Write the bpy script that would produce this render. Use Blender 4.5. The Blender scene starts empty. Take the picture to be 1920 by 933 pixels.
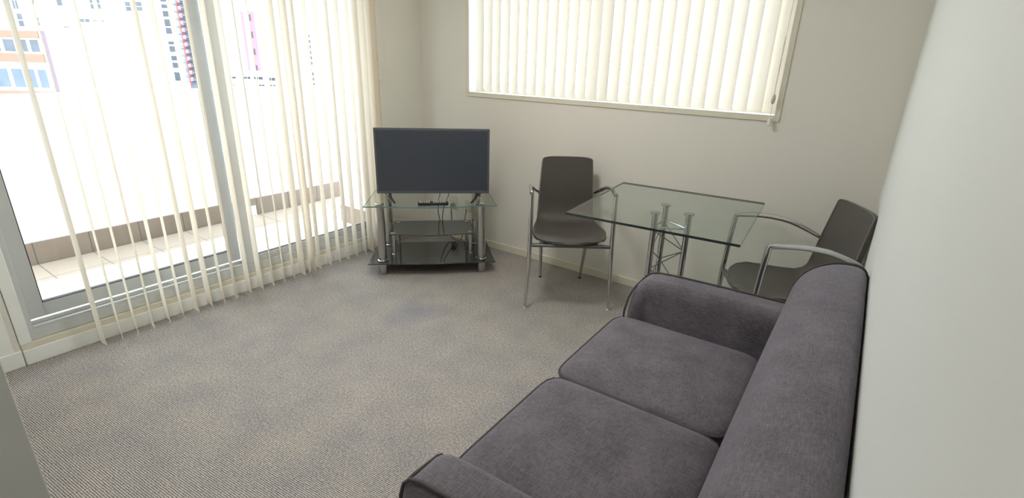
import bpy, bmesh, math, random
from mathutils import Vector, Matrix
random.seed(4)
S = bpy.context.scene
COL = S.collection
PI = math.pi

# ------------------------------------------------------------------ camera
YAW, PITCH, ROLL, FPX = -0.610115, -0.356552, 0.0290533, 965.95
fwd = Vector((math.sin(YAW)*math.cos(PITCH), math.cos(YAW)*math.cos(PITCH), math.sin(PITCH)))
rt = Vector((math.cos(YAW), -math.sin(YAW), 0)); up = rt.cross(fwd)
r2 = rt*math.cos(ROLL) + up*math.sin(ROLL); u2 = -rt*math.sin(ROLL) + up*math.cos(ROLL)
cam = bpy.data.cameras.new('camera'); cam_o = bpy.data.objects.new('camera', cam); COL.objects.link(cam_o)
M = Matrix((r2, u2, -fwd)).transposed().to_4x4(); M.translation = (0, 0, 1.5)
cam_o.matrix_world = M
cam.sensor_width = 36; cam.lens = 36*FPX/1920; cam.clip_start = 0.01; cam.clip_end = 2000
S.camera = cam_o

# ------------------------------------------------------------------ world, sun, exposure
W = bpy.data.worlds.new('sky'); S.world = W; W.use_nodes = True
bg = W.node_tree.nodes['Background']
bg.inputs[0].default_value = (0.80, 0.90, 1.0, 1); bg.inputs[1].default_value = 4.0
sun = bpy.data.lights.new('sun', 'SUN'); sun.energy = 4.5; sun.angle = math.radians(0.6); sun.color = (1, 0.97, 0.92)
sun_o = bpy.data.objects.new('sun', sun); COL.objects.link(sun_o)
sd = Vector((0.36, 0.10, -1.0)).normalized()
sun_o.rotation_euler = sd.to_track_quat('-Z', 'Y').to_euler()
sun_o.location = (-6, 1, 10)
S.view_settings.view_transform = 'Standard'; S.view_settings.look = 'None'
S.view_settings.gamma = 1; S.view_settings.use_curve_mapping = False
S.view_settings.exposure = 0.98
c = S.cycles
c.max_bounces = 14; c.diffuse_bounces = 8; c.glossy_bounces = 5; c.transmission_bounces = 8
c.transparent_max_bounces = 40; c.use_denoising = True; c.sample_clamp_indirect = 12
c.caustics_reflective = False; c.caustics_refractive = False

# ------------------------------------------------------------------ materials
def srgb(r, g, b):
    f = lambda v: (v/255/12.92) if v/255 <= .04045 else ((v/255+.055)/1.055)**2.4
    return (f(r), f(g), f(b), 1)
def nodes(name):
    m = bpy.data.materials.new(name); m.use_nodes = True
    nt = m.node_tree
    return m, nt, nt.nodes['Principled BSDF'], nt.nodes['Material Output']
def mat(name, col, rough=.5, metal=0, noise=0, nscale=20, bump=0, bscale=200, spec=.5, sheen=0):
    m, nt, b, out = nodes(name)
    b.inputs['Roughness'].default_value = rough; b.inputs['Metallic'].default_value = metal
    b.inputs['Specular IOR Level'].default_value = spec
    b.inputs['Sheen Weight'].default_value = sheen
    tc = nt.nodes.new('ShaderNodeTexCoord')
    n = nt.nodes.new('ShaderNodeTexNoise'); n.inputs['Scale'].default_value = nscale; n.inputs['Detail'].default_value = 3
    nt.links.new(tc.outputs['Object'], n.inputs['Vector'])
    mx = nt.nodes.new('ShaderNodeMix'); mx.data_type = 'RGBA'; mx.inputs[0].default_value = .5
    lo = tuple(max(0, v*(1-noise)) for v in col[:3])+(1,); hi = tuple(min(1, v*(1+noise)) for v in col[:3])+(1,)
    mx.inputs[6].default_value = lo; mx.inputs[7].default_value = hi
    nt.links.new(n.outputs['Fac'], mx.inputs[0]); nt.links.new(mx.outputs[2], b.inputs['Base Color'])
    if bump:
        n2 = nt.nodes.new('ShaderNodeTexNoise'); n2.inputs['Scale'].default_value = bscale
        nt.links.new(tc.outputs['Object'], n2.inputs['Vector'])
        bp = nt.nodes.new('ShaderNodeBump'); bp.inputs['Strength'].default_value = bump; bp.inputs['Distance'].default_value = .002
        nt.links.new(n2.outputs['Fac'], bp.inputs['Height']); nt.links.new(bp.outputs[0], b.inputs['Normal'])
    return m
def clear_glass(name, tint, gloss=1.0, ior=1.5):
    m, nt, b, out = nodes(name); nt.nodes.remove(b)
    tr = nt.nodes.new('ShaderNodeBsdfTransparent'); tr.inputs[0].default_value = tint
    gl = nt.nodes.new('ShaderNodeBsdfGlossy'); gl.inputs['Roughness'].default_value = .01
    fr = nt.nodes.new('ShaderNodeFresnel'); fr.inputs[0].default_value = ior
    mul = nt.nodes.new('ShaderNodeMath'); mul.operation = 'MULTIPLY'; mul.inputs[1].default_value = gloss
    mix = nt.nodes.new('ShaderNodeMixShader')
    ge = nt.nodes.new('ShaderNodeNewGeometry'); inv = nt.nodes.new('ShaderNodeMath'); inv.operation = 'MULTIPLY_ADD'
    inv.inputs[1].default_value = -1; inv.inputs[2].default_value = 1
    m3 = nt.nodes.new('ShaderNodeMath'); m3.operation = 'MULTIPLY'
    nt.links.new(ge.outputs['Backfacing'], inv.inputs[0])
    nt.links.new(fr.outputs[0], mul.inputs[0]); nt.links.new(mul.outputs[0], m3.inputs[0]); nt.links.new(inv.outputs[0], m3.inputs[1])
    nt.links.new(m3.outputs[0], mix.inputs[0])
    nt.links.new(tr.outputs[0], mix.inputs[1]); nt.links.new(gl.outputs[0], mix.inputs[2])
    nt.links.new(mix.outputs[0], out.inputs[0])
    return m
def blind_mat(name, col, trans):
    m, nt, b, out = nodes(name); nt.nodes.remove(b)
    df = nt.nodes.new('ShaderNodeBsdfDiffuse'); df.inputs[0].default_value = col
    tl = nt.nodes.new('ShaderNodeBsdfTranslucent'); tl.inputs[0].default_value = col
    mix = nt.nodes.new('ShaderNodeMixShader'); mix.inputs[0].default_value = trans
    tc = nt.nodes.new('ShaderNodeTexCoord'); n = nt.nodes.new('ShaderNodeTexNoise'); n.inputs['Scale'].default_value = 400
    bp = nt.nodes.new('ShaderNodeBump'); bp.inputs['Strength'].default_value = .15; bp.inputs['Distance'].default_value = .001
    nt.links.new(tc.outputs['Object'], n.inputs['Vector']); nt.links.new(n.outputs['Fac'], bp.inputs['Height'])
    nt.links.new(bp.outputs[0], df.inputs['Normal'])
    nt.links.new(df.outputs[0], mix.inputs[1]); nt.links.new(tl.outputs[0], mix.inputs[2]); nt.links.new(mix.outputs[0], out.inputs[0])
    return m
def carpet_mat():
    m, nt, b, out = nodes('ribbed_carpet'); N = nt.nodes.new; L = nt.links.new
    b.inputs['Roughness'].default_value = .95; b.inputs['Specular IOR Level'].default_value = .1
    tc = N('ShaderNodeTexCoord'); mp = N('ShaderNodeMapping'); mp.inputs['Rotation'].default_value = (0, 0, math.radians(-5.3))
    L(tc.outputs['Object'], mp.inputs['Vector'])
    sep = N('ShaderNodeSeparateXYZ'); L(mp.outputs[0], sep.inputs[0])
    # wobble of the rows
    nz = N('ShaderNodeTexNoise'); nz.inputs['Scale'].default_value = 45; nz.inputs['Detail'].default_value = 2; L(mp.outputs[0], nz.inputs['Vector'])
    wob = N('ShaderNodeMath'); wob.operation = 'MULTIPLY_ADD'; wob.inputs[1].default_value = .0035; L(nz.outputs['Fac'], wob.inputs[0]); L(sep.outputs['Y'], wob.inputs[2])
    fr = N('ShaderNodeMath'); fr.operation = 'MULTIPLY'; fr.inputs[1].default_value = 2*PI/.0072; L(wob.outputs[0], fr.inputs[0])
    sn = N('ShaderNodeMath'); sn.operation = 'SINE'; L(fr.outputs[0], sn.inputs[0])
    st = N('ShaderNodeMath'); st.operation = 'MULTIPLY_ADD'; st.inputs[1].default_value = .5; st.inputs[2].default_value = .5; L(sn.outputs[0], st.inputs[0])
    # loops along each row
    m2 = N('ShaderNodeMapping'); m2.inputs['Scale'].default_value = (150, 260, 1); L(mp.outputs[0], m2.inputs['Vector'])
    n2 = N('ShaderNodeTexNoise'); n2.inputs['Scale'].default_value = 1; n2.inputs['Detail'].default_value = 2; n2.inputs['Roughness'].default_value = .7; L(m2.outputs[0], n2.inputs['Vector'])
    add = N('ShaderNodeMath'); add.operation = 'MULTIPLY_ADD'; add.inputs[1].default_value = 1.9; add.inputs[2].default_value = -.95; L(n2.outputs['Fac'], add.inputs[0])
    mul = N('ShaderNodeMath'); mul.operation = 'MULTIPLY_ADD'; mul.inputs[1].default_value = .85; L(st.outputs[0], mul.inputs[0]); L(add.outputs[0], mul.inputs[2]); mul.use_clamp = True
    ramp = N('ShaderNodeValToRGB'); L(mul.outputs[0], ramp.inputs[0])
    ramp.color_ramp.elements[0].position = 0; ramp.color_ramp.elements[0].color = srgb(103, 98, 96)
    ramp.color_ramp.elements[1].position = 1; ramp.color_ramp.elements[1].color = srgb(217, 209, 201)
    n4 = N('ShaderNodeTexNoise'); n4.inputs['Scale'].default_value = 95; n4.inputs['Detail'].default_value = 3; n4.inputs['Roughness'].default_value = .7; L(mp.outputs[0], n4.inputs['Vector'])
    add2 = N('ShaderNodeMath'); add2.operation = 'MULTIPLY_ADD'; add2.inputs[1].default_value = 1.1; add2.inputs[2].default_value = -.55; L(n4.outputs['Fac'], add2.inputs[0])
    add3 = N('ShaderNodeMath'); add3.operation = 'ADD'; add3.use_clamp = True; L(mul.outputs[0], add3.inputs[0]); L(add2.outputs[0], add3.inputs[1]); L(add3.outputs[0], ramp.inputs[0])
    # worn and flattened areas
    n3 = N('ShaderNodeTexNoise'); n3.inputs['Scale'].default_value = 5; n3.inputs['Detail'].default_value = 4; L(tc.outputs['Object'], n3.inputs['Vector'])
    r3 = N('ShaderNodeValToRGB'); L(n3.outputs['Fac'], r3.inputs[0])
    r3.color_ramp.elements[0].position = .3; r3.color_ramp.elements[0].color = (.82, .84, .89, 1)
    r3.color_ramp.elements[1].position = .7; r3.color_ramp.elements[1].color = (1, 1, .99, 1)
    mx = N('ShaderNodeMix'); mx.data_type = 'RGBA'; mx.blend_type = 'MULTIPLY'; mx.inputs[0].default_value = 1
    L(ramp.outputs[0], mx.inputs[6]); L(r3.outputs[0], mx.inputs[7])
    # faint bluish spill stain in front of the television stand
    vd = N('ShaderNodeVectorMath'); vd.operation = 'DISTANCE'; vd.inputs[1].default_value = (-2.15, 2.0, 0); L(tc.outputs['Object'], vd.inputs[0])
    ad = N('ShaderNodeMath'); ad.operation = 'MULTIPLY_ADD'; ad.inputs[1].default_value = .35; L(n3.outputs['Fac'], ad.inputs[0]); L(vd.outputs['Value'], ad.inputs[2])
    mr = N('ShaderNodeMapRange'); mr.inputs['From Min'].default_value = .18; mr.inputs['From Max'].default_value = .42; mr.inputs['To Min'].default_value = .45; mr.inputs['To Max'].default_value = 0; L(ad.outputs[0], mr.inputs['Value'])
    mx2 = N('ShaderNodeMix'); mx2.data_type = 'RGBA'; L(mr.outputs[0], mx2.inputs[0]); L(mx.outputs[2], mx2.inputs[6]); mx2.inputs[7].default_value = srgb(128, 128, 142)
    L(mx2.outputs[2], b.inputs['Base Color'])
    bp = N('ShaderNodeBump'); bp.inputs['Strength'].default_value = .5; bp.inputs['Distance'].default_value = .002
    L(mul.outputs[0], bp.inputs['Height']); L(bp.outputs[0], b.inputs['Normal'])
    return m
def fabric_mat():
    m, nt, b, out = nodes('charcoal_upholstery'); N = nt.nodes.new; L = nt.links.new
    b.inputs['Roughness'].default_value = .9; b.inputs['Specular IOR Level'].default_value = .15
    b.inputs['Sheen Weight'].default_value = .35; b.inputs['Sheen Roughness'].default_value = .5
    b.inputs['Sheen Tint'].default_value = srgb(190, 188, 205)
    tc = N('ShaderNodeTexCoord')
    a = N('ShaderNodeTexNoise'); a.inputs['Scale'].default_value = 9; a.inputs['Detail'].default_value = 5; L(tc.outputs['Object'], a.inputs['Vector'])
    mpx = N('ShaderNodeMapping'); mpx.inputs['Scale'].default_value = (45, 380, 200); L(tc.outputs['Object'], mpx.inputs['Vector'])
    wv = N('ShaderNodeTexNoise'); wv.inputs['Scale'].default_value = 1; wv.inputs['Detail'].default_value = 2; L(mpx.outputs[0], wv.inputs['Vector'])
    mpy = N('ShaderNodeMapping'); mpy.inputs['Scale'].default_value = (380, 45, 200); L(tc.outputs['Object'], mpy.inputs['Vector'])
    wv2 = N('ShaderNodeTexNoise'); wv2.inputs['Scale'].default_value = 1; L(mpy.outputs[0], wv2.inputs['Vector'])
    s = N('ShaderNodeMath'); s.operation = 'ADD'; L(wv.outputs['Fac'], s.inputs[0]); L(wv2.outputs['Fac'], s.inputs[1])
    s2 = N('ShaderNodeMath'); s2.operation = 'MULTIPLY_ADD'; s2.inputs[1].default_value = .62; L(s.outputs[0], s2.inputs[0])
    a2 = N('ShaderNodeMath'); a2.operation = 'MULTIPLY_ADD'; a2.inputs[1].default_value = .55; a2.inputs[2].default_value = -.42; L(a.outputs['Fac'], a2.inputs[0]); L(a2.outputs[0], s2.inputs[2])
    ramp = N('ShaderNodeValToRGB'); L(s2.outputs[0], ramp.inputs[0])
    ramp.color_ramp.elements[0].position = .25; ramp.color_ramp.elements[0].color = srgb(78, 74, 78)
    ramp.color_ramp.elements[1].position = .75; ramp.color_ramp.elements[1].color = srgb(119, 112, 117)
    L(ramp.outputs[0], b.inputs['Base Color'])
    bp = N('ShaderNodeBump'); bp.inputs['Strength'].default_value = .25; bp.inputs['Distance'].default_value = .001
    L(s.outputs[0], bp.inputs['Height']); L(bp.outputs[0], b.inputs['Normal'])
    return m
def tile_mat(name, c0, c1, tx, ty, grout, axis='XY', off=(0, 0)):
    m, nt, b, out = nodes(name); N = nt.nodes.new; L = nt.links.new
    b.inputs['Roughness'].default_value = .45
    tc = N('ShaderNodeTexCoord'); sep = N('ShaderNodeSeparateXYZ'); L(tc.outputs['Object'], sep.inputs[0])
    masks = []
    for ax, size, o in ((axis[0], tx, off[0]), (axis[1], ty, off[1])):
        if size <= 0: continue
        ad = N('ShaderNodeMath'); ad.operation = 'ADD'; ad.inputs[1].default_value = 50*size - o; L(sep.outputs[ax], ad.inputs[0])
        dv = N('ShaderNodeMath'); dv.operation = 'DIVIDE'; dv.inputs[1].default_value = size; L(ad.outputs[0], dv.inputs[0])
        frc = N('ShaderNodeMath'); frc.operation = 'FRACT'; L(dv.outputs[0], frc.inputs[0])
        lt = N('ShaderNodeMath'); lt.operation = 'LESS_THAN'; lt.inputs[1].default_value = .007/size; L(frc.outputs[0], lt.inputs[0])
        masks.append(lt)
    fac = masks[0].outputs[0]
    if len(masks) > 1:
        mxm = N('ShaderNodeMath'); mxm.operation = 'MAXIMUM'; L(masks[0].outputs[0], mxm.inputs[0]); L(masks[1].outputs[0], mxm.inputs[1]); fac = mxm.outputs[0]
    n = N('ShaderNodeTexNoise'); n.inputs['Scale'].default_value = 7; n.inputs['Detail'].default_value = 4; L(tc.outputs['Object'], n.inputs['Vector'])
    mx = N('ShaderNodeMix'); mx.data_type = 'RGBA'; mx.inputs[6].default_value = c0; mx.inputs[7].default_value = c1; L(n.outputs['Fac'], mx.inputs[0])
    m2 = N('ShaderNodeMix'); m2.data_type = 'RGBA'; m2.inputs[7].default_value = grout; L(mx.outputs[2], m2.inputs[6]); L(fac, m2.inputs[0])
    L(m2.outputs[2], b.inputs['Base Color'])
    return m

M_wall = mat('cream_wall_paint', srgb(218, 218, 213), .6, noise=.015, nscale=3, bump=.06, bscale=120)
M_wall_b = mat('cream_wall_paint_back', srgb(226, 223, 215), .6, noise=.015, nscale=3, bump=.06, bscale=120)
M_wall_l = mat('white_wall_paint', srgb(226, 224, 214), .6, noise=.015, nscale=3, bump=.06, bscale=120)
M_ceil = mat('white_ceiling_paint', srgb(236, 235, 230), .8, noise=.01)
M_trim = mat('cream_gloss_trim', srgb(222, 217, 200), .35, noise=.04, nscale=14)
M_jamb = mat('white_gloss_timber', srgb(240, 242, 238), .35, noise=.04, nscale=9)
M_alu = mat('grey_aluminium', srgb(205, 208, 208), .45, .15, noise=.04, nscale=5)
M_aludark = mat('dark_gasket', srgb(48, 50, 55), .6)
M_glass = clear_glass('window_glass', (.95, .98, .97, 1), .8)
M_blind = blind_mat('cream_blind_fabric', srgb(232, 223, 210), .48)
M_blind2 = blind_mat('cream_window_blind_fabric', srgb(220, 209, 194), .26)
M_white = mat('white_plastic', srgb(225, 222, 214), .4)
M_plast = mat('beige_plastic', srgb(205, 196, 180), .45)
M_tablelegs = mat('chrome', srgb(205, 205, 205), .12, 1.0)
M_chrome = mat('brushed_chrome', srgb(190, 188, 185), .2, 1.0, noise=.05, nscale=40)
M_steel = mat('satin_grey_metal', srgb(120, 120, 122), .4, .7)
M_leather = mat('dark_brown_leather', srgb(76, 71, 67), .38, noise=.08, nscale=30, bump=.2, bscale=420, spec=.5)
M_seam = mat('leather_piping', srgb(116, 111, 105), .5)
M_sofa = fabric_mat()
M_pipe = mat('charcoal_piping', srgb(74, 67, 69), .9, noise=.1, nscale=300)
M_sofabase = mat('dark_wood', srgb(50, 40, 34), .5, noise=.2, nscale=12)
M_tglass = clear_glass('clear_table_glass', (.90, .945, .925, 1), 1.0, 1.5)
M_tedge = mat('green_glass_edge', srgb(30, 42, 40), .15, spec=.8)
M_tedge2 = mat('pale_glass_edge', srgb(95, 130, 125), .15, spec=.8)
M_black = mat('black_glass', srgb(54, 58, 58), .06, spec=.7)
M_tvbody = mat('tv_grey_plastic', srgb(84, 86, 92), .35, noise=.02)
M_screen = mat('tv_screen', srgb(66, 71, 80), .22, spec=.6)
M_blkpl = mat('black_plastic', srgb(26, 26, 28), .4)
M_btn = mat('button_grey', srgb(200, 200, 200), .5)
M_outlet = mat('outlet_cream', srgb(205, 200, 184), .4)
M_parapet = mat('white_parapet_paint', srgb(240, 243, 243), .6, noise=.01, nscale=2)
M_floor_tile = tile_mat('balcony_tiles', srgb(182, 164, 152), srgb(196, 180, 168), .31, .31, srgb(130, 122, 114), 'XY', (-4.45, 1.093))
M_kerb = tile_mat('kerb_tiles', srgb(134, 121, 112), srgb(150, 137, 128), .31, 0, srgb(98, 92, 88), 'YX', (1.093, 0))
M_kerb2 = tile_mat('kerb_tiles_end', srgb(134, 121, 112), srgb(150, 137, 128), .31, 0, srgb(98, 92, 88), 'XY', (-3.72, 0))

# ------------------------------------------------------------------ mesh helpers
def box(bm, x0, x1, y0, y1, z0, z1):
    vs = [bm.verts.new(p) for p in ((x0,y0,z0),(x1,y0,z0),(x1,y1,z0),(x0,y1,z0),(x0,y0,z1),(x1,y0,z1),(x1,y1,z1),(x0,y1,z1))]
    for f in ((3,2,1,0),(4,5,6,7),(0,1,5,4),(1,2,6,5),(2,3,7,6),(3,0,4,7)): bm.faces.new([vs[i] for i in f])
    return vs
def prism(bm, pts, z0, z1):
    lo = [bm.verts.new((x, y, z0)) for x, y in pts]; hi = [bm.verts.new((x, y, z1)) for x, y in pts]
    n = len(pts); bm.faces.new(lo[::-1]); bm.faces.new(hi)
    for i in range(n): bm.faces.new((lo[i], lo[(i+1) % n], hi[(i+1) % n], hi[i]))
def tube(bm, pts, r, n=12, closed=False, cap=True):
    pts = [Vector(p) for p in pts]; K = len(pts)
    rs = r if isinstance(r, (list, tuple)) else [r]*K
    rings = []; prev = None
    for i, p in enumerate(pts):
        if closed: t = (pts[(i+1) % K]-pts[i-1]).normalized()
        else: t = (pts[min(i+1, K-1)]-pts[max(i-1, 0)]).normalized()
        if prev is None:
            a = Vector((0, 0, 1)) if abs(t.z) < .9 else Vector((1, 0, 0))
            u = t.cross(a).normalized()
        else: u = (prev - t*prev.dot(t)).normalized()
        prev = u; v = t.cross(u)
        rings.append([bm.verts.new(p + (u*math.cos(2*PI*k/n)+v*math.sin(2*PI*k/n))*rs[i]) for k in range(n)])
    R = K if closed else K-1
    for i in range(R):
        A = rings[i]; B = rings[(i+1) % K]
        for k in range(n): bm.faces.new((A[k], A[(k+1) % n], B[(k+1) % n], B[k]))
    if cap and not closed:
        bm.faces.new(rings[0][::-1]); bm.faces.new(rings[-1])
def cyl(bm, x, y, z0, z1, r, n=24, r2=None): tube(bm, [(x, y, z0), (x, y, z1)], [r, r2 or r], n)
def lathe(bm, x, y, prof, n=24):
    rings = [[bm.verts.new((x+r*math.cos(2*PI*k/n), y+r*math.sin(2*PI*k/n), z)) for k in range(n)] for r, z in prof]
    for A, B in zip(rings, rings[1:]):
        for k in range(n): bm.faces.new((A[k], A[(k+1) % n], B[(k+1) % n], B[k]))
    bm.faces.new(rings[0][::-1]); bm.faces.new(rings[-1])
def smooth_pts(pts, n=6):
    P = [Vector(p) for p in pts]; out = []
    for i in range(len(P)-1):
        p0 = P[max(i-1, 0)]; p1 = P[i]; p2 = P[i+1]; p3 = P[min(i+2, len(P)-1)]
        for k in range(n):
            t = k/n
            out.append(.5*((2*p1)+(-p0+p2)*t+(2*p0-5*p1+4*p2-p3)*t*t+(-p0+3*p1-3*p2+p3)*t**3))
    out.append(P[-1]); return out
def obj(name, bm, m, parent=None, bevel=0, seg=2, smooth=False, kind=None, world=False, auto=35):
    me = bpy.data.meshes.new(name)
    bmesh.ops.recalc_face_normals(bm, faces=bm.faces)
    if world and parent is not None:
        bmesh.ops.transform(bm, matrix=Matrix.Translation(-parent.location), verts=bm.verts)
    bm.to_mesh(me); bm.free()
    for mm in (m if isinstance(m, (list, tuple)) else [m]): me.materials.append(mm)
    o = bpy.data.objects.new(name, me); COL.objects.link(o)
    if parent: o.parent = parent
    if bevel:
        b = o.modifiers.new('bevel', 'BEVEL'); b.width = bevel; b.segments = seg; b.limit_method = 'ANGLE'; b.angle_limit = math.radians(40)
        b.harden_normals = False
    if smooth or bevel:
        for p in me.polygons: p.use_smooth = True
        me.set_sharp_from_angle(angle=math.radians(auto))
    if kind: o['kind'] = kind
    return o
def BM(): return bmesh.new()
def one(fn, *a, **k):
    bm = BM(); fn(bm, *a, **k); return bm
def struct(name, bm, m, **k): return obj(name, bm, m, kind='structure', **k)
def thing(name, label, cat, loc=(0, 0, 0), rz=0, group=None):
    o = bpy.data.objects.new(name, None); COL.objects.link(o); o.location = loc; o.rotation_euler = (0, 0, rz)
    o.empty_display_size = .1; o['label'] = label; o['category'] = cat
    if group: o['group'] = group
    return o
def tag(o, label, cat, group=None):
    o['label'] = label; o['category'] = cat
    if group: o['group'] = group
    return o
def dup(root, loc, rz, label):
    r = root.copy(); COL.objects.link(r); r.location = loc; r.rotation_euler = (0, 0, rz); r['label'] = label
    for ch in list(root.children):
        c2 = ch.copy(); COL.objects.link(c2); c2.parent = r
        for g in list(ch.children):
            d = g.copy(); COL.objects.link(d); d.parent = c2
    return r

# ------------------------------------------------------------------ room shell
XL, YB, ZC = -3.21, 3.228, 2.42
DY0, DY1, DZ0, DZ1 = 0.457, 2.675, 0.11, 2.14        # door opening
WX0, WX1, WZ0, WZ1 = -2.707, -0.513, 1.232, 2.16     # window opening
WALL_K = 0.016
def xr(y): return 0.055 + (YB-y)*WALL_K              # the right wall runs very slightly out of square
struct('floor', one(box, XL-.1, .3, -1.6, YB+.1, -.1, 0), carpet_mat())
struct('ceiling', one(box, XL-.16, .35, -1.7, YB+.16, ZC, ZC+.1), M_ceil)
bm = BM()
box(bm, XL-.14, XL, -1.6, DY0-.05, 0, ZC); box(bm, XL-.14, XL, DY1, YB+.14, 0, ZC)
box(bm, XL-.14, XL, DY0-.05, DY1, DZ1, ZC); box(bm, XL-.14, XL-.005, DY0-.05, DY1, 0, DZ0-.02)
struct('wall_left', bm, M_wall_l)
bm = BM()
box(bm, XL, WX0, YB, YB+.14, 0, ZC); box(bm, WX1, .1, YB, YB+.14, 0, ZC)
box(bm, WX0, WX1, YB, YB+.14, 0, WZ0); box(bm, WX0, WX1, YB, YB+.14, WZ1, ZC)
struct('wall_back', bm, M_wall_b)
struct('wall_right', one(prism, [(xr(YB), YB), (xr(-1.6), -1.6), (xr(-1.6)+.14, -1.6), (xr(-1.6)+.14, YB+.14), (xr(YB), YB+.14)], 0, ZC), M_wall)
struct('wall_front', one(box, -1.45, .2, -1.6, -1.46, 0, ZC), M_wall)
struct('wall_hall', one(box, XL, -1.45, -1.6, .149, 0, ZC), M_wall, bevel=.003)
# skirtings
def skirt(name, pts, h=.057, t=.012, m=M_trim): struct(name, one(prism, pts, 0, h), m, bevel=.003)
skirt('baseboard_back', [(XL, YB-.012), (xr(YB), YB-.012), (xr(YB), YB), (XL, YB)])
skirt('baseboard_right', [(xr(3.2)-.012, 3.214), (xr(-1.4)-.012, -1.45), (xr(-1.4), -1.45), (xr(3.2), 3.214)])
skirt('baseboard_left', [(XL, DY1+.06), (XL+.012, DY1+.06), (XL+.012, YB-.013), (XL, YB-.013)])
struct('trim_1', one(box, XL, XL+.012, .412, DY1+.055, 0, .08), M_jamb, bevel=.003)     # board under the sliding door
struct('trim_2', one(box, XL-.03, XL+.006, .412, DY1+.055, .0805, DZ0), M_trim, bevel=.002)
struct('trim_3', one(box, XL-.06, XL+.006, .410, DY0, DZ0+.0005, DZ1+.05), M_jamb, bevel=.003)   # left jamb
struct('trim_4', one(box, XL-.06, XL+.006, DY1, DY1+.055, DZ0+.0005, DZ1+.05), M_jamb, bevel=.003)
struct('trim_5', one(box, XL-.06, XL+.006, DY0, DY1, DZ1, DZ1+.05), M_jamb, bevel=.003)
struct('baseboard_door', one(box, XL, XL+.012, .15, .407, 0, .085), M_jamb, bevel=.003)
struct('wall_panel', one(box, XL, XL+.005, .15, .385, .0855, ZC), M_jamb, bevel=.002)

# ------------------------------------------------------------------ sliding door
door = struct('door_1', one(box, XL-.135, XL-.012, DY0, DY1, DZ0+.001, .168), M_alu, bevel=.003)
FX = XL-.04
bm = BM()   # outer frame: jambs, head and the raised track lips
box(bm, XL-.135, XL-.012, DY0, DY0+.022, .168, DZ1); box(bm, XL-.135, XL-.012, DY1-.02, DY1, .168, DZ1)
box(bm, XL-.135, XL-.012, DY0+.022, DY1-.02, DZ1-.035, DZ1)
box(bm, XL-.024, XL-.012, DY0+.022, 1.56, .168, .182); box(bm, XL-.08, XL-.07, DY0+.022, DY1-.02, .168, .186)
obj('door_frame', bm, M_alu, door, bevel=.002)
SX0, SX1 = XL-.120, XL-.085
bm = BM()   # sliding sash
box(bm, SX0, SX1, DY0+.024, .552, .19, DZ1-.037); box(bm, SX0, SX1, 1.505, 1.57, .19, DZ1-.037)
box(bm, SX0, SX1, .552, 1.505, .19, .262); box(bm, SX0, SX1, .552, 1.505, DZ1-.1, DZ1-.037)
sash = obj('sliding_sash', bm, M_alu, door, bevel=.002)
bm = BM()
box(bm, SX0+.004, SX1-.002, 1.500, 1.5048, .262, DZ1-.1); box(bm, SX0+.004, SX1-.002, .5522, .556, .262, DZ1-.1); box(bm, SX0+.004, SX1-.002, .556, 1.5, .2622, .266)
obj('gasket', bm, M_aludark, sash)
obj('glass_pane', one(box, SX0+.014, SX0+.020, .553, 1.504, .263, DZ1-.101), M_glass, sash)
bm = BM()   # fixed sash with the mullion
box(bm, XL-.068, XL-.014, 1.565, 1.628, .1685, DZ1-.037); box(bm, XL-.062, XL-.024, DY1-.055, DY1-.021, .1685, DZ1-.037)
box(bm, XL-.062, XL-.024, 1.628, DY1-.055, .1685, .212); box(bm, XL-.062, XL-.024, 1.628, DY1-.055, DZ1-.09, DZ1-.037)
fs = obj('fixed_sash', bm, M_alu, door, bevel=.002)
bm = BM()
box(bm, XL-.055, XL-.03, 1.6282, 1.632, .212, DZ1-.09); box(bm, XL-.055, XL-.03, DY1-.059, DY1-.0552, .212, DZ1-.09); box(bm, XL-.055, XL-.03, 1.632, DY1-.059, .2122, .2155)
obj('gasket', bm, M_aludark, fs)
obj('glass_pane', one(box, XL-.046, XL-.040, 1.629, DY1-.056, .213, DZ1-.091), M_glass, fs)

# ------------------------------------------------------------------ window
win = struct('window_1', one(box, WX0, WX1, YB+.10, YB+.14, WZ0, WZ0+.03), M_alu, bevel=.002)
bm = BM()
box(bm, WX0, WX0+.03, YB+.10, YB+.14, WZ0+.03, WZ1); box(bm, WX1-.03, WX1, YB+.10, YB+.14, WZ0+.03, WZ1)
box(bm, WX0+.03, WX1-.03, YB+.10, YB+.14, WZ1-.03, WZ1); box(bm, -1.63, -1.59, YB+.10, YB+.14, WZ0+.03, WZ1-.03)
obj('window_frame', bm, M_alu, win, bevel=.002)
bm = BM()
for a, b in ((WX0+.03, -1.63), (-1.59, WX1-.03)): box(bm, a, b, YB+.117, YB+.123, WZ0+.03, WZ1-.03)
obj('glass_pane', bm, M_glass, win)
bm = BM()
o = .029
box(bm, WX0-o, WX0, YB-.008, YB, WZ0-o, WZ1+o); box(bm, WX1, WX1+o, YB-.008, YB, WZ0-o, WZ1+o)
box(bm, WX0, WX1, YB-.008, YB, WZ0-o, WZ0); box(bm, WX0, WX1, YB-.008, YB, WZ1, WZ1+o)
obj('architrave', bm, M_trim, win, bevel=.0025)
obj('window_sill', one(box, WX0, WX1, YB-.008, YB+.10, WZ0, WZ0+.004), M_white, win)

# ------------------------------------------------------------------ vertical blinds
def slat_bm(ang, z0, z1, w=.089, arc=.006, n=6, flip=1):
    bm = BM(); cols = []
    ca, sa = math.cos(ang), math.sin(ang)
    for i in range(n+1):
        t = i/n-.5; u = t*w; v = arc*(1-4*t*t)*flip
        x, y = u*ca-v*sa, u*sa+v*ca
        cols.append([bm.verts.new((x, y, z)) for z in (z0, z0+.035, (z0+z1)/2, z1)])
    for a, b in zip(cols, cols[1:]):
        for k in range(3): bm.faces.new((a[k], b[k], b[k+1], a[k+1]))
    return bm
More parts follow.
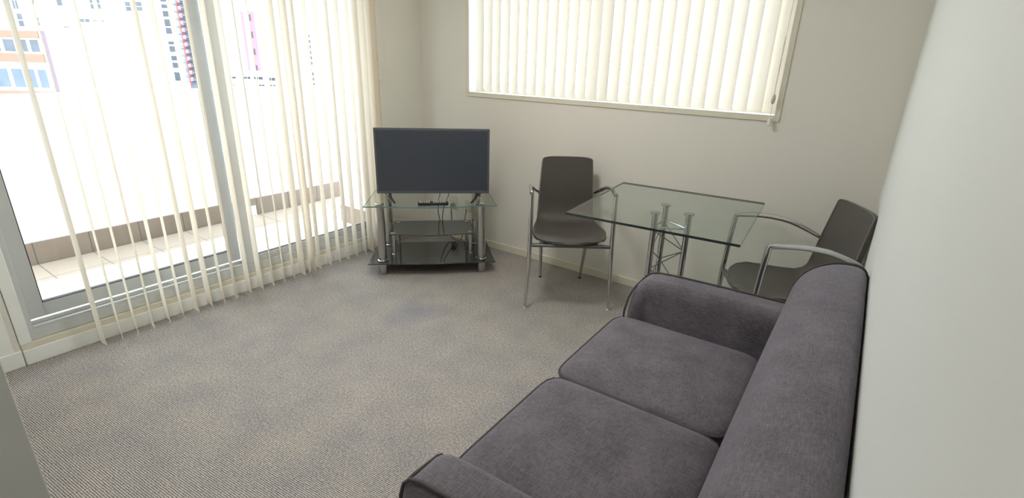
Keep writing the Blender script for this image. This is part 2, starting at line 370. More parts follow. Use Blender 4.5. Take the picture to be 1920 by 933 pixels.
# door blind
ysl = [.705,.778,.851,.932,1.012,1.086,1.170,1.249,1.322,1.403,1.492,1.572,1.648,1.724,1.800,1.880,1.915,1.965,2.013,2.096,2.176,2.256,2.334,2.416,2.497]
ysl += [2.555, 2.600, 2.630, 2.655]
db = thing('vertical_blind', 'long cream vertical blind with open slats drawn across the glass sliding door', 'blind', (XL+.1, 0, 0))
bm = BM(); box(bm, -.022, .022, .42, 2.72, 2.235, 2.27)
obj('head_rail', bm, M_white, db, bevel=.003)
for i, y in enumerate(ysl):
    dl = {0: 14, 1: 5, 2: 6, 3: 5, 4: 11, 5: 8, 6: 16, 7: 18, 8: 9, 9: 10, 10: 18, 11: 20, 12: 4, 13: 4, 14: 10, 15: 26, 16: -8, 17: 24}.get(i, 16+(i*7) % 5) if i < 24 else 30
    ang = math.radians(dl) - math.atan2(y, 3.1)
    s = obj('slat', slat_bm(ang, .030+random.uniform(-.004, .004), 2.215, flip=1 if i % 3 else -1), M_blind, db, smooth=True, auto=60)
    s.location = (.0, y-.044*math.sin(ang) if i < 24 else y-.003, 0)
    bm = BM(); ca, sa = math.cos(ang), math.sin(ang)
    tube(bm, [(.042*ca, .042*sa, .03), (.042*ca, .042*sa, .052)], .0022, 6)
    obj('chain_clip', bm, M_white, s)
# wand and cord hanging at the wall end of the door blind
ct = thing('blind_cord', 'thin white looped cord with small holder beside the door blind', 'cord', (XL+.006, 2.79, 1.3))
obj('cord', one(tube, smooth_pts([(.003, .0, .95), (.004, .012, .5), (.006, .035, .22), (.006, .038, .12), (.006, .022, .085), (.006, 0, .10), (.006, -.012, .14)]), .0013, 6), M_white, ct)
obj('cord_holder', one(box, -.006, .014, -.024, -.006, .01, .135), M_white, ct, bevel=.003)
# window blind
wb = thing('vertical_blind', 'short cream vertical blind with closed slats hanging in the high window', 'blind', (0, YB-.005, 1.6))
obj('head_rail', one(box, WX0+.005, WX1-.005, -.005, .035, WZ1-1.6-.045, WZ1-1.6-.005), M_white, wb, bevel=.003)
for k in range(28):
    x = -2.662+.0797*k
    ang = math.radians(17+random.uniform(-3, 3))
    if k == 12: ang = math.radians(6)
    if k == 27: ang = math.radians(34)
    s = obj('slat', slat_bm(-ang, -.355+random.uniform(-.001, .001), WZ1-1.6-.05, arc=.007, flip=-1), M_blind2, wb, smooth=True, auto=60)
    s.location = (x+.042 if k < 27 else x+.030, .032, 0)
obj('bottom_chain', one(tube, [(WX0+.04, .045, -.345), (WX1-.03, .045, -.345)], .0012, 6), M_white, wb)
bm = BM()
tube(bm, [(-.522, -.03, .5), (-.527, -.035, -.115), (-.529, -.035, -.27)], .0012, 6)
obj('cord', bm, M_plast, wb)
bm = BM()
for k in range(26): 
    z = -.27+k*.012; cyl(bm, -.529, -.041, z, z+.006, .0028, 6)
obj('bead_chain', bm, M_plast, wb)
obj('chain_connector', one(lathe, -.529, -.036, [(.003, -.302), (.009, -.295), (.0115, -.275), (.009, -.258), (.004, -.25)], 12), M_plast, wb, smooth=True)
obj('cord', one(tube, [(-.529, -.036, -.3), (-.527, -.03, -.38)], .0012, 6), M_plast, wb)
obj('cord_weight', one(lathe, -.527, -.03, [(.004, -.418), (.0105, -.414), (.012, -.392), (.008, -.378), (.003, -.376)], 12), M_white, wb, smooth=True)

# ------------------------------------------------------------------ balcony
struct('balcony_floor', one(box, -4.45, XL-.14, -1.6, 4.6, 0, .1), M_floor_tile)
bm = BM(); box(bm, -4.62, -4.462, -1.6, 2.20, .1, 1.19); box(bm, -4.62, -4.462, 2.33, 4.6, .1, 1.19); box(bm, -4.62, -4.462, 2.20, 2.33, .19, 1.19); box(bm, -4.62, -4.462, 2.2, 2.33, .0, .1)
struct('balcony_parapet', bm, M_parapet, bevel=.006)
bm = BM(); box(bm, -4.462, -4.45, -1.6, 2.20, .1, .252); box(bm, -4.462, -4.45, 2.33, 4.6, .1, .252); box(bm, -4.462, -4.45, 2.2, 2.33, .19, .252)
struct('trim_6', bm, M_kerb)
bm = BM(); box(bm, -3.72, XL-.14, 2.70, 4.6, .1, 2.45)
struct('wall_balcony', bm, M_parapet)
struct('trim_7', one(box, -3.722, XL-.14, 2.69, 2.70, .1, .252), M_kerb2)
struct('unseen_sun_eave', one(box, -4.21, XL-.14, -1.7, 4.8, 2.46, 2.62), M_ceil)  # unseen eave, its depth set to keep the sun off door track and carpet

# ------------------------------------------------------------------ television stand (corner)
A = Vector((-2.77, 2.177)); B = Vector((-2.097, 2.801)); dx = (B-A).normalized()
th = math.atan2(dx.y, dx.x); mid = (A+B)/2
ts = thing('television_stand', 'glass television stand with chrome tube legs and black lower shelves in the corner', 'tv stand', (mid.x, mid.y, 0), th)
HW = (B-A).length/2
def shelf_pts(hw, hwb, d, bow, n=24, cr=.0):
    pts = []
    for i in range(n+1):
        t = -1+2*i/n
        pts.append((t*hw, -bow*(.5+.5*math.cos(PI*t)) ))
    pts += [(hw-.004, .02), (hwb, d), (-hwb, d), (-hw+.004, .02)]
    return pts
DEP = .465
o = obj('top_shelf', one(prism, shelf_pts(HW, HW*.93, DEP, .035), .512, .520), [M_tglass, M_tedge2], ts, bevel=0)
for p in o.data.polygons:
    if abs(p.normal.z) < .5: p.material_index = 1
obj('bottom_shelf', one(prism, shelf_pts(HW*.99, HW*.92, DEP*.97, .018), .090, .098), M_black, ts, bevel=.001)
obj('middle_shelf', one(prism, shelf_pts(.305, .295, .325, .03), .284, .291), M_black, ts, bevel=.001).location = (.0, .075, 0)
for px_, py_ in ((-HW+.105, .062), (HW-.105, .062), (-HW+.125, .40), (HW-.125, .40)):
    l = obj('leg', one(lathe, px_, py_, [(.026, 0), (.031, .004), (.031, .511)], 28), M_chrome, ts, smooth=True)
    obj('collar', one(lathe, px_, py_, [(.032, .099), (.038, .101), (.038, .107), (.033, .110)], 28), M_tablelegs, l, smooth=True)
    obj('cap', one(lathe, px_, py_, [(.0305, .5205), (.0305, .5235), (.027, .526)], 28), M_tablelegs, l, smooth=True)
for px_, py_ in ((-.275, .105), (.275, .105), (-.26, .355), (.26, .355)):
    l = obj('shelf_post', one(lathe, px_, py_, [(.0125, .099), (.0125, .2835)], 18), M_chrome, ts, smooth=True)
    obj('collar', one(lathe, px_, py_, [(.013, .1285), (.017, .130), (.017, .134), (.013, .136)], 18), M_tablelegs, l, smooth=True)
    obj('cap', one(lathe, px_, py_, [(.017, .2915), (.017, .294), (.013, .296)], 18), M_tablelegs, l, smooth=True)

# ------------------------------------------------------------------ television
TA = Vector((-2.795, 2.328)); TB = Vector((-2.208, 2.851)); td = (TB-TA).normalized(); tm = (TA+TB)/2
tv = thing('television', 'flat screen television with grey bezel standing on the glass stand', 'television', (tm.x, tm.y, .526), math.atan2(td.y, td.x))
w2 = (TB-TA).length/2; b0 = .052; h = .452
bm = BM(); box(bm, -w2, w2, 0, .028, b0, b0+h); obj('bezel', bm, M_tvbody, tv, bevel=.003)
obj('screen', one(box, -w2+.014, w2-.014, -.0012, .001, b0+.022, b0+h-.014), M_screen, tv)
obj('lower_trim', one(box, -w2+.004, w2-.004, -.003, .0, b0+.002, b0+.016), M_tvbody, tv, bevel=.001)
obj('back_cover', one(box, -w2+.05, w2-.05, .0285, .062, b0+.02, b0+h-.1), M_blkpl, tv, bevel=.01)
for sx in (-1, 1):
    bm = BM(); cx_ = sx*(w2-.085)
    pr = [(cx_, .014, b0-.001), (cx_+sx*-.015, -.05, b0-.020), (cx_+sx*-.045, -.085, b0-.046)]
    tube(bm, pr, [.011, .009, .0065], 8)
    tube(bm, [(cx_, .014, b0-.001), (cx_+sx*.01, .06, b0-.025), (cx_+sx*.025, .10, b0-.046)], [.011, .009, .0065], 8)
    obj('foot', bm, M_blkpl, tv, smooth=True)
obj('sensor', one(box, .30, .335, -.002, .012, b0-.006, b0-.0005), M_blkpl, tv)

# remote on the glass top
ra = Vector((-2.524, 2.442)); rb = Vector((-2.363, 2.602)); rm = (ra+rb)/2; rr = rb-ra
rem = thing('remote_control', 'black television remote with pale buttons lying on the glass stand', 'remote', (rm.x, rm.y, .5205), math.atan2(rr.y, rr.x))
obj('body', one(box, -.105, .105, -.024, .024, 0, .02), M_blkpl, rem, bevel=.006, seg=3)
bm = BM()
for i in range(12):
    for j in range(3):
        if i in (5,): continue
        box(bm, -.094+i*.0155, -.094+i*.0155+.009, -.017+j*.0135, -.017+j*.0135+.007, .0195, .0225)
obj('buttons', bm, M_btn, rem)

# outlets and cords on the back wall
def outlet(name, x, z, w, h, label):
    o = thing(name, label, 'outlet', (x, YB, z))
    obj('plate', one(box, -w/2, w/2, -.009, 0, -h/2, h/2), M_outlet, o, bevel=.003)
    return o
o1 = outlet('power_outlet', -2.876, .31, .072, .118, 'cream power outlet with black plug behind the television stand')
bm = BM()
for sx in (-1, 1): box(bm, sx*.016-.006, sx*.016+.006, -.012, -.0092, .028, .046)
obj('switch', bm, M_white, o1, bevel=.001)
o2 = outlet('aerial_outlet', -2.712, .31, .074, .096, 'plain cream wall socket right of the plugged power outlet')
obj('socket', one(tube, [(0, -.0095, 0), (0, -.017, 0)], .006, 12), M_chrome, o2)
def tvpart(name, bm, m, off, parent=None, rot=None):
    mtx = Matrix.Translation(off)
    if rot is not None: mtx = mtx @ rot
    inv = (Matrix.Translation(tv.location) @ Matrix.Rotation(tv.rotation_euler.z, 4, 'Z')).inverted()
    bmesh.ops.transform(bm, matrix=inv @ mtx, verts=bm.verts)
    return obj(name, bm, m, parent or tv, smooth=True)
OFFP = Vector((-2.868, YB-.013, .295))
pc = tvpart('power_cord', one(tube, smooth_pts([(0, -.045, 0), (.03, -.07, -.03), (.10, -.15, -.13), (.13, -.27, -.10), (.17, -.37, .02), (.22, -.42, .18), (.28, -.41, .33), (.33, -.38, .42)], 8), .0032, 8), M_blkpl, OFFP)
tvpart('plug', one(lathe, 0, 0, [(.014, 0), (.019, .004), (.019, .022), (.010, .030), (.006, .044)], 14), M_blkpl, OFFP, pc, Matrix.Rotation(PI/2, 4, 'X'))
tvpart('aerial_cord', one(tube, smooth_pts([(.06, .0, .40), (.05, .01, .25), (-.03, .03, .10), (-.07, .06, -.03), (-.03, .10, -.14), (-.02, .14, -.19), (-.04, .24, -.22), (-.09, .33, -.15), (-.11, .39, -.01)], 8), .003, 8), M_blkpl, Vector((-2.60, 2.80, .30)))

# ------------------------------------------------------------------ glass dining table
tc_ = Vector((-.836, 2.657)); tr = math.radians(4.2)
tb = thing('dining_table', 'square glass dining table on a chrome lattice column by the back wall', 'table', (tc_.x, tc_.y, 0), tr)
hx, hy = .414, .423
o = obj('tabletop', one(box, -hx, hx, -hy, hy, .7615, .7735), [M_tglass, M_tedge], tb)
for p in o.data.polygons:
    if abs(p.normal.z) < .5: p.material_index = 1
posts_w = [(-.879, 2.559), (-.889, 2.749), (-.730, 2.650)]
cr, sr = math.cos(-tr), math.sin(-tr); P3 = []
for x, y in posts_w:
    ex, ey = x-tc_.x, y-tc_.y; P3.append((ex*cr-ey*sr, ex*sr+ey*cr))
for x, y in P3:
    l = obj('column', one(cyl, x, y, .012, .750, .0155, 20), M_tablelegs, tb, smooth=True)
    obj('cap', one(lathe, x, y, [(.016, .7505), (.026, .753), (.026, .761)], 20), M_tablelegs, l, smooth=True)
    obj('foot', one(lathe, x, y, [(.034, 0), (.034, .008), (.017, .0118)], 20), M_tablelegs, l, smooth=True)
for z in (.675, .06):
    for i in range(3):
        a, b = P3[i], P3[(i+1) % 3]
        obj('cross_bar', one(tube, [(a[0], a[1], z), (b[0], b[1], z)], .006, 10), M_tablelegs, tb, smooth=True)
bm = BM()
for i in range(3):
    a, b = P3[i], P3[(i+1) % 3]; zs = [.66-.11*k for k in range(6)]
    for k in range(5):
        p, q = (a, b) if (k+i) % 2 else (b, a)
        tube(bm, [(p[0], p[1], zs[k]), (q[0], q[1], zs[k+1])], .0028, 8)
obj('lattice', bm, M_steel, tb, smooth=True)
obj('base_plate', one(prism, [(P3[0][0]*1.0, P3[0][1]-.03), (P3[2][0]+.03, P3[2][1]), (P3[1][0], P3[1][1]+.03), (P3[0][0]-.03, (P3[0][1]+P3[1][1])/2)], .001, .0075), M_tablelegs, tb)

# ------------------------------------------------------------------ chairs. local frame: x lateral, y forward (front legs at y=0)
def make_chair(label, loc, rz):
    t = thing('dining_chair', label, 'chair', loc, rz, 'leather and chrome armchairs at the glass table')
    prof = [(.030, .440, .150), (.020, .455, .205), (-.03, .464, .226), (-.10, .463, .232), (-.18, .457, .230), (-.27, .451, .218), (-.35, .452, .203),
            (-.392, .470, .194), (-.420, .515, .190), (-.432, .575, .188), (-.444, .65, .184), (-.457, .73, .179), (-.472, .81, .174), (-.483, .868, .170), (-.486, .884, .160)]
    bm = BM(); rows = []; n = 12
    for i, (fy, z, hw) in enumerate(prof):
        row = []
        for k in range(n+1):
            u = -1+2*k/n
            y = fy; zz = z
            if i < 4: y -= (.055, .05, .025, .008)[i]*u*u
            if 3 <= i <= 7: zz += .012*abs(u)**3 - .006*(1-u*u)
            if i >= 8: y += -.012*(1-u*u)
            if i == len(prof)-1: zz -= .008*abs(u)**6
            row.append(bm.verts.new((hw*u, y, zz)))
        rows.append(row)
    for a, b in zip(rows, rows[1:]):
        for k in range(n): bm.faces.new((a[k], b[k], b[k+1], a[k+1]))
    rim = [v.co.copy() for v in rows[0]] + [r[-1].co.copy() for r in rows[1:]] + [v.co.copy() for v in rows[-1][::-1][1:]] + [r[0].co.copy() for r in rows[::-1][1:-1]]
    sh = obj('seat_shell', bm, M_leather, t, smooth=True, auto=80)
    so = sh.modifiers.new('thick', 'SOLIDIFY'); so.thickness = .024; so.offset = 0
    bv = sh.modifiers.new('bev', 'BEVEL'); bv.width = .008; bv.segments = 3; bv.angle_limit = math.radians(50)
    sb = sh.modifiers.new('sub', 'SUBSURF'); sb.levels = 1; sb.render_levels = 2
    # stitched piping around the rim of the shell
    off = [p + (Vector((0, 0, .0125)) if p.z < .5 else Vector((0, .0125, .002))) for p in rim]
    cen = Vector((0, -.3, .6))
    off = [Vector((p.x*.975, p.y, p.z)) for p in off]
    obj('stitching', one(tube, off, .003, 6, True), M_seam, sh, smooth=True)
    for s in (-1, 1):
        lg = obj('leg', one(tube, [(s*.265, 0, .012), (s*.258, 0, .22), (s*.250, 0, .44), (s*.250, -.010, .62), (s*.250, -.020, .740)], [.0085, .0125, .0135, .0135, .0130], 14), M_tablelegs, t, smooth=True)
        obj('foot_cap', one(cyl, s*.265, 0, 0, .0125, .0095, 12), M_white, lg)
        arm = smooth_pts([(s*.250, -.015, .744), (s*.250, -.055, .7475), (s*.250, -.17, .747), (s*.246, -.28, .730), (s*.236, -.36, .702), (s*.212, -.435, .666), (s*.184, -.470, .645)], 4)
        ra_ = [.0130]+[.0135]*(len(arm)-8)+[.0125, .012, .011, .010, .009, .008, .006]
        obj('armrest', one(tube, arm, ra_, 14), M_tablelegs, t, smooth=True)
        lg = obj('leg', one(tube, [(s*.160, -.36, .432), (s*.152, -.43, .22), (s*.145, -.50, .010)], [.0135, .012, .008], 14), M_tablelegs, t, smooth=True)
        obj('foot_cap', one(cyl, s*.145, -.50, 0, .0105, .009, 12), M_blkpl, lg)
    bm = BM(); box(bm, -.238, .238, -.018, .012, .418, .436); box(bm, -.17, -.14, -.36, -.018, .422, .436); box(bm, .14, .17, -.36, -.018, .422, .436); box(bm, -.17, .17, -.375, -.345, .422, .436)
    obj('under_frame', bm, M_steel, t, bevel=.004)
    bm = BM(); box(bm, -.19, .19, -.480, -.460, .632, .656)
    obj('back_bracket', bm, M_steel, t, bevel=.004)
    return t
# forward angle a -> rotation so that local +y points along it
ch1 = make_chair('black leather chair with chrome arms standing between television stand and glass table', (-1.402, 2.631, 0), -.9542-PI/2)
ch2 = dup(ch1, (-.440, 2.632, 0), 3.65-PI/2, 'black leather chair with chrome arms in the right corner behind the sofa')

# ------------------------------------------------------------------ sofa
sf = thing('sofa', 'charcoal fabric two seat sofa with piped edges against the right wall', 'sofa', (0, 2.14, 0), .014)
def sofa_obj(name, bm, m=M_sofa, parent=None, **k):
    bmesh.ops.transform(bm, matrix=Matrix.Translation((0, -2.14, 0)), verts=bm.verts)
    return obj(name, bm, m, parent or sf, **k)
def cushion(x0, x1, y0, y1, z0, z1, crown, rad=.05, e=.018, nx=22, ny=22, sagx=0):
    """rounded square seat cushion: crowned top, soft sides; returns mesh and top edge loop"""
    bm = BM(); cx_, cy_ = (x0+x1)/2, (y0+y1)/2; hx, hy = (x1-x0)/2, (y1-y0)/2
    N = 96; rings = []
    def ringpt(t, s, p=11):
        c_, s_ = math.cos(t), math.sin(t)
        k = (abs(c_)**p+abs(s_)**p)**(-1/p)
        return cx_+hx*s*c_*k, cy_+hy*s*s_*k
    # bottom to top
    levels = [(.90, z0), (.985, z0+.01), (1.0, z0+.04), (1.008, (z0+z1)/2), (1.0, z1-.018), (.992, z1-.004)]
    top = [(.97, .10), (.93, .25), (.87, .42), (.78, .62), (.62, .83), (.42, .95), (.2, 1.0)]
    for s, z in levels: rings.append([bm.verts.new((*ringpt(2*PI*k/N, s), z)) for k in range(N)])
    for s, f in top: rings.append([bm.verts.new((*ringpt(2*PI*k/N, s), z1+crown*f)) for k in range(N)])
    for a, b in zip(rings, rings[1:]):
        for k in range(N): bm.faces.new((a[k], a[(k+1) % N], b[(k+1) % N], b[k]))
    c0 = bm.verts.new((cx_, cy_, z1+crown)); bm.faces.new(rings[0][::-1])
    for k in range(N): bm.faces.new((rings[-1][k], rings[-1][(k+1) % N], c0))
    loop = [(*ringpt(2*PI*k/N, 1.0), z1-.006) for k in range(N)]
    loop2 = [(*ringpt(2*PI*k/N, 1.0), z0+.02) for k in range(N)]
    return bm, loop, loop2
Y0, Y1 = .625, 2.135        # outer faces of the arms
for a, b in ((.805, 1.368), (1.372, 1.935)):
    bm, l1, l2 = cushion(-.772, -.188, a, b, .315, .462, .026)
    cu = sofa_obj('seat_cushion', bm, smooth=True, auto=80)
    sofa_obj('piping', one(tube, l1, .0048, 8, True), M_pipe, cu, smooth=True)
    sofa_obj('piping', one(tube, l2, .0048, 8, True), M_pipe, cu, smooth=True)
bm = BM(); box(bm, -.735, .0, Y0+.19, Y1-.19, .07, .312)
sofa_obj('base', bm, bevel=.015, seg=3)
def arm(y_out, y_in):
    """arm: front profile in x,z with a rounded top front; the inner face leans outwards towards the top"""
    sgn = 1 if y_in > y_out else -1
    prof = [(-.02, .075), (-.745, .075), (-.752, .30), (-.752, .47), (-.748, .535), (-.735, .577), (-.712, .601), (-.675, .612), (-.60, .617), (-.35, .620), (-.02, .622)]
    bm = BM(); rows = []
    T = y_in-y_out
    # sections across the arm: fraction, inset
    for f, ins in ((0, .010), (.04, .002), (.10, .0), (.5, 0), (.72, .0), (.86, .010), (.95, .028), (1.0, .055)):
        row = []
        for x, z in prof:
            zz = z if z < .5 else z-ins
            lean = -.28*max(0, z-.45)*f*T/abs(T)*1.0 if f > .6 else 0
            row.append(bm.verts.new((x+ (ins*.5 if x < -.7 else 0), y_out+T*f+lean, zz)))
        rows.append(row)
    n = len(prof)
    for a, b in zip(rows, rows[1:]):
        for k in range(n): bm.faces.new((a[k], a[(k+1) % n], b[(k+1) % n], b[k]))
    bm.faces.new(rows[0]); bm.faces.new(rows[-1][::-1])
    o = sofa_obj('arm', bm, smooth=True, auto=70)
    # piping along the outer panel and round the front edge
    yo = y_out+T*.02
    pts = [(x-.002 if x < -.6 else x, yo, z+.002 if z > .55 else z) for x, z in prof[1:]]
    sofa_obj('piping', one(tube, pts, .0048, 8), M_pipe, o, smooth=True)
    yi = rows_y = y_out+T*.93
    fr = [(-.752, yi, .08), (-.757, yi, .30), (-.757, yi, .47), (-.752, yi-.02*sgn, .525), (-.742, yi-.035*sgn, .560), (-.735, yi-.06*sgn, .577), (-.734, yo+.03*sgn, .583), (-.738, yo, .575)]
    sofa_obj('piping', one(tube, fr, .0048, 8), M_pipe, o, smooth=True)
arm(Y0, Y0+.185); arm(Y1, Y1-.185)
# back: one rolled bolster, profile in x,z
bp_ = smooth_pts([(-.125, 0, .33), (-.138, 0, .42), (-.150, 0, .50), (-.160, 0, .60), (-.158, 0, .68), (-.138, 0, .745), (-.10, 0, .793), (-.045, 0, .824), (.01, 0, .834), (.045, 0, .828), (.064, 0, .805), (.068, 0, .77), (.066, 0, .55), (.062, 0, .08), (-.06, 0, .08)], 3)
cen = Vector((-.03, 0, .5))
bm = BM(); rows = []
ys = [(Y0+.012, .955), (Y0+.016, .985), (Y0+.03, 1.0), (Y0+.2, 1.0), (Y0+.2, 1.0), (1.1, 1.012), (1.38, 1.015), (1.66, 1.012), (Y1-.2, 1.0), (Y1-.03, 1.0), (Y1-.016, .985), (Y1-.012, .955)]
ys.pop(4)
for y, s in ys:
    row = []
    for p in bp_:
        q = cen+(p-cen)*s
        q.x = min(q.x, .069); row.append(bm.verts.new((q.x, y, max(q.z, .075))))
    rows.append(row)
n = len(bp_)
for a, b in zip(rows, rows[1:]):
    for k in range(n): bm.faces.new((a[k], a[(k+1) % n], b[(k+1) % n], b[k]))
bm.faces.new(rows[0]); bm.faces.new(rows[-1][::-1])
bk = sofa_obj('backrest', bm, smooth=True, auto=70)
top_i = [p for p in bp_ if p.z > .60]
for ye in (Y0+.018, Y1-.018):
    sofa_obj('piping', one(tube, [(cen.x+(p.x-cen.x)*1.0, ye, p.z+.001) for p in top_i], .0048, 8), M_pipe, bk, smooth=True)
for x in (-.69, -.02):
    for y in (Y0+.07, Y1-.07): sofa_obj('leg', one(tube, [(x, y, 0), (x, y, .075)], [.02, .026], 12), M_sofabase)

# ------------------------------------------------------------------ round lights added to brighten the interior, unseen above the frame
M_fill_light = bpy.data.materials.new('fill_light_glow'); M_fill_light.use_nodes = True
_b = M_fill_light.node_tree.nodes['Principled BSDF']; _b.inputs['Emission Color'].default_value = (1, .96, .91, 1); _b.inputs['Emission Strength'].default_value = 26
for x, y, sc in ((-1.6, 1.85, 1.0), (-1.35, .45, .72)):
    cl = thing('added_fill_light', 'large round fill light added overhead in the middle of the room' if sc == 1 else 'small round fill light added above the carpet near the camera', 'fill light', (x, y, ZC))
    cl.scale = (sc, sc, sc)
    obj('rim', one(lathe, 0, 0, [(.20, -.03), (.205, -.028), (.205, -.001), (.19, 0)], 40), M_white, cl, smooth=True)
    obj('diffuser', one(lathe, 0, 0, [(.02, -.075), (.10, -.070), (.16, -.055), (.19, -.031)], 40), M_fill_light, cl, smooth=True)

# ------------------------------------------------------------------ the city beyond the balcony
M_ext = mat('white_render', srgb(238, 238, 236), .7, noise=.02, nscale=.2)
M_brick = mat('salmon_brick', srgb(168, 102, 86), .8, noise=.08, nscale=2)
M_pil = mat('mauve_pilaster', srgb(114, 96, 105), .8, noise=.05, nscale=2)
M_pane = mat('grey_window_glass', srgb(66, 69, 78), .15, noise=.7, nscale=.6)
M_pane2 = mat('blue_window_glass', srgb(84, 94, 110), .15, noise=.6, nscale=.4)
M_dark = mat('dark_glazing', srgb(52, 54, 66), .2, noise=.4, nscale=.7)
M_pink = mat('pink_render', srgb(212, 108, 120), .8, noise=.03, nscale=1)
M_road = mat('grey_ground', srgb(150, 150, 150), .9, noise=.1, nscale=.3)
M_redrail = mat('red_painted_steel', srgb(170, 60, 60), .6)
M_gsteel = mat('grey_painted_steel', srgb(120, 130, 145), .6, noise=.15, nscale=2)
struct('ground', one(box, -420, 60, -250, 420, -20.6, -20), M_road)
fh = Vector((math.sin(YAW), math.cos(YAW), 0)); rh = Vector((math.cos(YAW), -math.sin(YAW), 0)); ANG = math.atan2(rh.y, rh.x)
def building(D, label, name='apartment_building', cat='building', group=None):
    return thing(name, label, cat, (fh.x*D, fh.y*D, -20), ANG, group)
def zz(z, k): return (z-1.5)*k+1.5+20          # scale about eye height onto the farther facade
def rect_obj(name, parent, x0, x1, z0, z1, m, y0=-.12, y1=.0, frame=None):
    o = obj(name, one(box, x0, x1, y0, y1, z0, z1), m, parent)
    return o
def window(parent, x0, x1, z0, z1, nx=1, nz=1, m=None, fm=None, fw=.09):
    fr = BM()
    box(fr, x0-fw, x1+fw, -.06, -.02, z0-fw, z0); box(fr, x0-fw, x1+fw, -.06, -.02, z1, z1+fw)
    for i in range(nx+1):
        x = x0+(x1-x0)*i/nx; box(fr, x-fw/2, x+fw/2, -.058, -.021, z0, z1)
    for j in range(1, nz):
        z = z0+(z1-z0)*j/nz; box(fr, x0, x1, -.056, -.022, z-fw/2, z+fw/2)
    f = obj('window', fr, fm or M_ext, parent)
    obj('pane', one(box, x0, x1, -.045, -.035, z0, z1), m or M_pane, f)
    return f
# long white block
k = 2.0
b1 = building(90, 'large white apartment block with scattered small windows beyond the balcony')
obj('wall', one(box, -120, -62.5, -.02+.02, 14, 0, 45), M_ext, b1)
for x0, z1, x1, z0, nx, nz in ((-40.48,4.66,-40.0,4.01,2,1),(-40.4,3.69,-39.92,2.72,1,2),(-38.98,4.9,-38.64,4.4,1,1),(-38.97,3.45,-38.63,2.83,1,2),(-36.88,4.95,-36.4,4.34,1,1),
        (-34.23,4.95,-33.37,4.19,2,2),(-35.41,3.43,-34.53,3.18,2,1),(-34.31,3.36,-33.34,3.27,2,1),(-36.82,2.84,-36.33,2.73,1,1),(-36.84,1.8,-36.37,1.12,1,2),(-34.29,1.75,-33.35,1.12,2,2),
        (-35.38,-1.35,-34.54,-1.54,2,1),(-31.44,4.78,-30.91,4.1,1,2),(-30.54,4.8,-30.05,4.12,1,2),(-38.6,1.8,-38.2,1.12,1,2),(-38.6,-1.0,-38.2,-1.5,1,1)):
    window(b1, x0*k, x1*k, zz(z0, k), zz(z1, k), nx, nz, M_pane)
for x0, z in ((-31.44, 1.74), (-31.49, 3.22), (-31.53, .22), (-31.57, -1.34), (-36.82, .13), (-36.8, 4.0)):
    obj('ledge', one(box, x0*k, (x0+1.45)*k, -.25, -.02, zz(z, k), zz(z, k)+.12), M_ext, b1)
# dark glazed strip right of it
b2 = building(90, 'narrow block with a column of dark windows left of the fire stair')
obj('wall', one(box, -57.6, -55.3, .0, 10, 0, 45), M_ext, b2)
for z1, z0 in ((5.2,4.85),(4.67,4.37),(4.2,3.75),(3.58,3.04),(2.95,2.48),(1.94,1.68),(1.58,1.11),(.84,.45),(.31,-.13),(-.44,-1.14)):
    window(b2, -57.1, -55.8, zz(z0, k), zz(z1, k), 1, 1, M_dark)
# fire stair tower
b3 = building(84, 'grey outdoor stair tower with red zigzag railings beside the white block', 'stair_tower', 'stair tower')
obj('back_wall', one(box, -51.5, -49.5, .9, 1.2, 0, 45), M_gsteel, b3)
obj('column', one(box, -52.0, -51.5, -.3, 1.2, 0, 45), M_ext, b3); obj('column', one(box, -49.5, -49.2, -.3, 1.2, 0, 45), M_ext, b3)
for i in range(13):
    z = zz(-1.1, 2)+i*1.02
    l = obj('landing', one(box, -51.5, -50.7, -.3, .9, z, z+.14), M_gsteel, b3)
    obj('window', one(box, -51.4, -50.9, .82, .88, z+.25, z+.8), M_ext, b3)
    fl = BM(); s = 1 if i % 2 else -1
    pts = [(-50.9, z+.1), (-49.35, z+.6)]
    box(fl, -50.7, -49.55, -.05, .85, z+.45, z+.58)
    obj('flight', fl, M_gsteel, b3)
    rl = BM(); tube(rl, [(-50.7, -.3, z+.15), (-49.9, -.3, z+.62), (-50.7, -.3, z+1.1)], .04, 6)
    obj('railing', rl, M_redrail, b3)
obj('pole', one(cyl, -50.7, -.38, 0, 45, .07, 8), M_redrail, b3)
# brick building close by
kb = 2.5; D = 55
b4 = building(D, 'salmon brick block with two bands of wide windows at far left')
X1 = -19.06*kb
obj('wall', one(box, -62, X1, .02, 10, 0, zz(1.97, kb)), M_ext, b4)
for z0, z1 in ((1.67, 1.95), (.76, 1.09), (-.9, -.36)):
    obj('brick_band', one(box, -62, -20.02*kb-.1, -.1, .02, zz(z0, kb), zz(z1, kb)), M_brick, b4)
    obj('brick_band', one(box, -20.02*kb+.1, X1-.05, -.1, .02, zz(z0, kb), zz(z1, kb)), M_brick, b4)
for z0, z1 in ((1.16, 1.62), (-.22, .50)):
    for x0, x1, nx in ((-24.6, -22.3, 2), (-22.1, -20.72, 2), (-20.62, -20.12, 1), (-19.98, -19.62, 1), (-19.55, -19.14, 1)):
        window(b4, x0*kb, x1*kb, zz(z0, kb), zz(z1, kb), nx, 1, M_pane if z0 > 0 else M_pane2, fw=.13)
obj('pilaster', one(box, X1, X1+.6, -.1, .02, 0, zz(1.97, kb)), M_pil, b4)
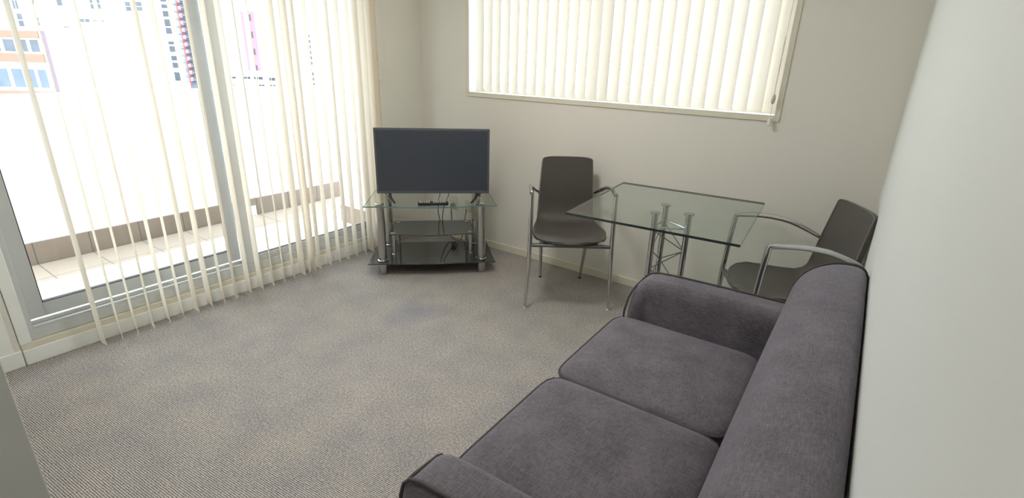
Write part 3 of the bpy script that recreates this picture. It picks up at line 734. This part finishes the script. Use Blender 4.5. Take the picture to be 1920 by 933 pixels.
# tower with pink stripes
kc = 100/70
b5 = building(100, 'white tower with pink vertical stripes seen between the blind slats', 'tower_block', 'building')
obj('wall', one(box, -38*kc, -30.7*kc, .02, 14, 0, 55), M_ext, b5)
obj('pink_stripe', one(box, -34.67*kc, -34.33*kc, -.05, .02, zz(-1.05, kc), zz(5.9, kc)), M_pink, b5)
obj('pink_stripe', one(box, -33.88*kc, -33.0*kc, -.05, .02, zz(-1.05, kc), zz(5.9, kc)), M_pink, b5)
for z0, z1 in ((4.83, 5.56), (2.85, 3.6), (.85, 1.59), (-1.03, -.39)):
    obj('window', one(box, -33.68*kc, -33.42*kc, -.12, -.06, zz(z0, kc), zz(z1, kc)), M_dark, b5)
for x, z in ((-32.19,5.11),(-32.0,4.14),(-32.28,2.13),(-32.25,1.38),(-32.08,-.8),(-37.3,5.22),(-37.42,1.36),(-37.42,.15)):
    obj('vent', one(box, (x-.05)*kc, (x+.05)*kc, -.1, -.0, zz(z-.05, kc), zz(z+.05, kc)), M_dark, b5)
# low dark-glazed roof buildings in front of it
b6 = building(95, 'low flat roofed building with dark window bands below the pink striped tower', 'low_rise_building', 'building')
kl = 95/70
obj('wall', one(box, -38.2*kl, -30.9*kl, .02, 4, 0, zz(-1.55, kl)), M_ext, b6)
for x0, x1, z0, z1 in ((-37.5,-36.4,-2.15,-1.85),(-35.4,-34.5,-2.12,-1.82),(-34.1,-32.9,-2.15,-1.8),(-32.4,-31.3,-2.25,-1.85),(-37.2,-36.7,-3.0,-2.85),(-33.6,-32.8,-2.95,-2.75),(-32.3,-31.3,-2.95,-2.75),(-35.3,-34.4,-2.7,-2.62)):
    window(b6, x0*kl, x1*kl, zz(z0, kl), zz(z1, kl), 2, 1, M_dark, fw=.05)
# distant grid facade
kg = 300/80
b7 = building(300, 'distant white office block with a grid of pale blue windows', 'office_block', 'building')
obj('wall', one(box, -33.6*kg, -28.1*kg, .05, 20, 0, zz(4.05, kg)), M_ext, b7)
for r in range(10):
    for ci, cx_ in enumerate((-32.5, -31.7, -30.3, -28.95)):
        z = 3.75-.74*r
        if (r*3+ci*5) % 7 == 0: continue
        obj('window', one(box, (cx_-.28)*kg, (cx_+.28)*kg, -.2, .0, zz(z-.42, kg), zz(z, kg)), M_pane if (r+ci) % 3 else M_dark, b7)
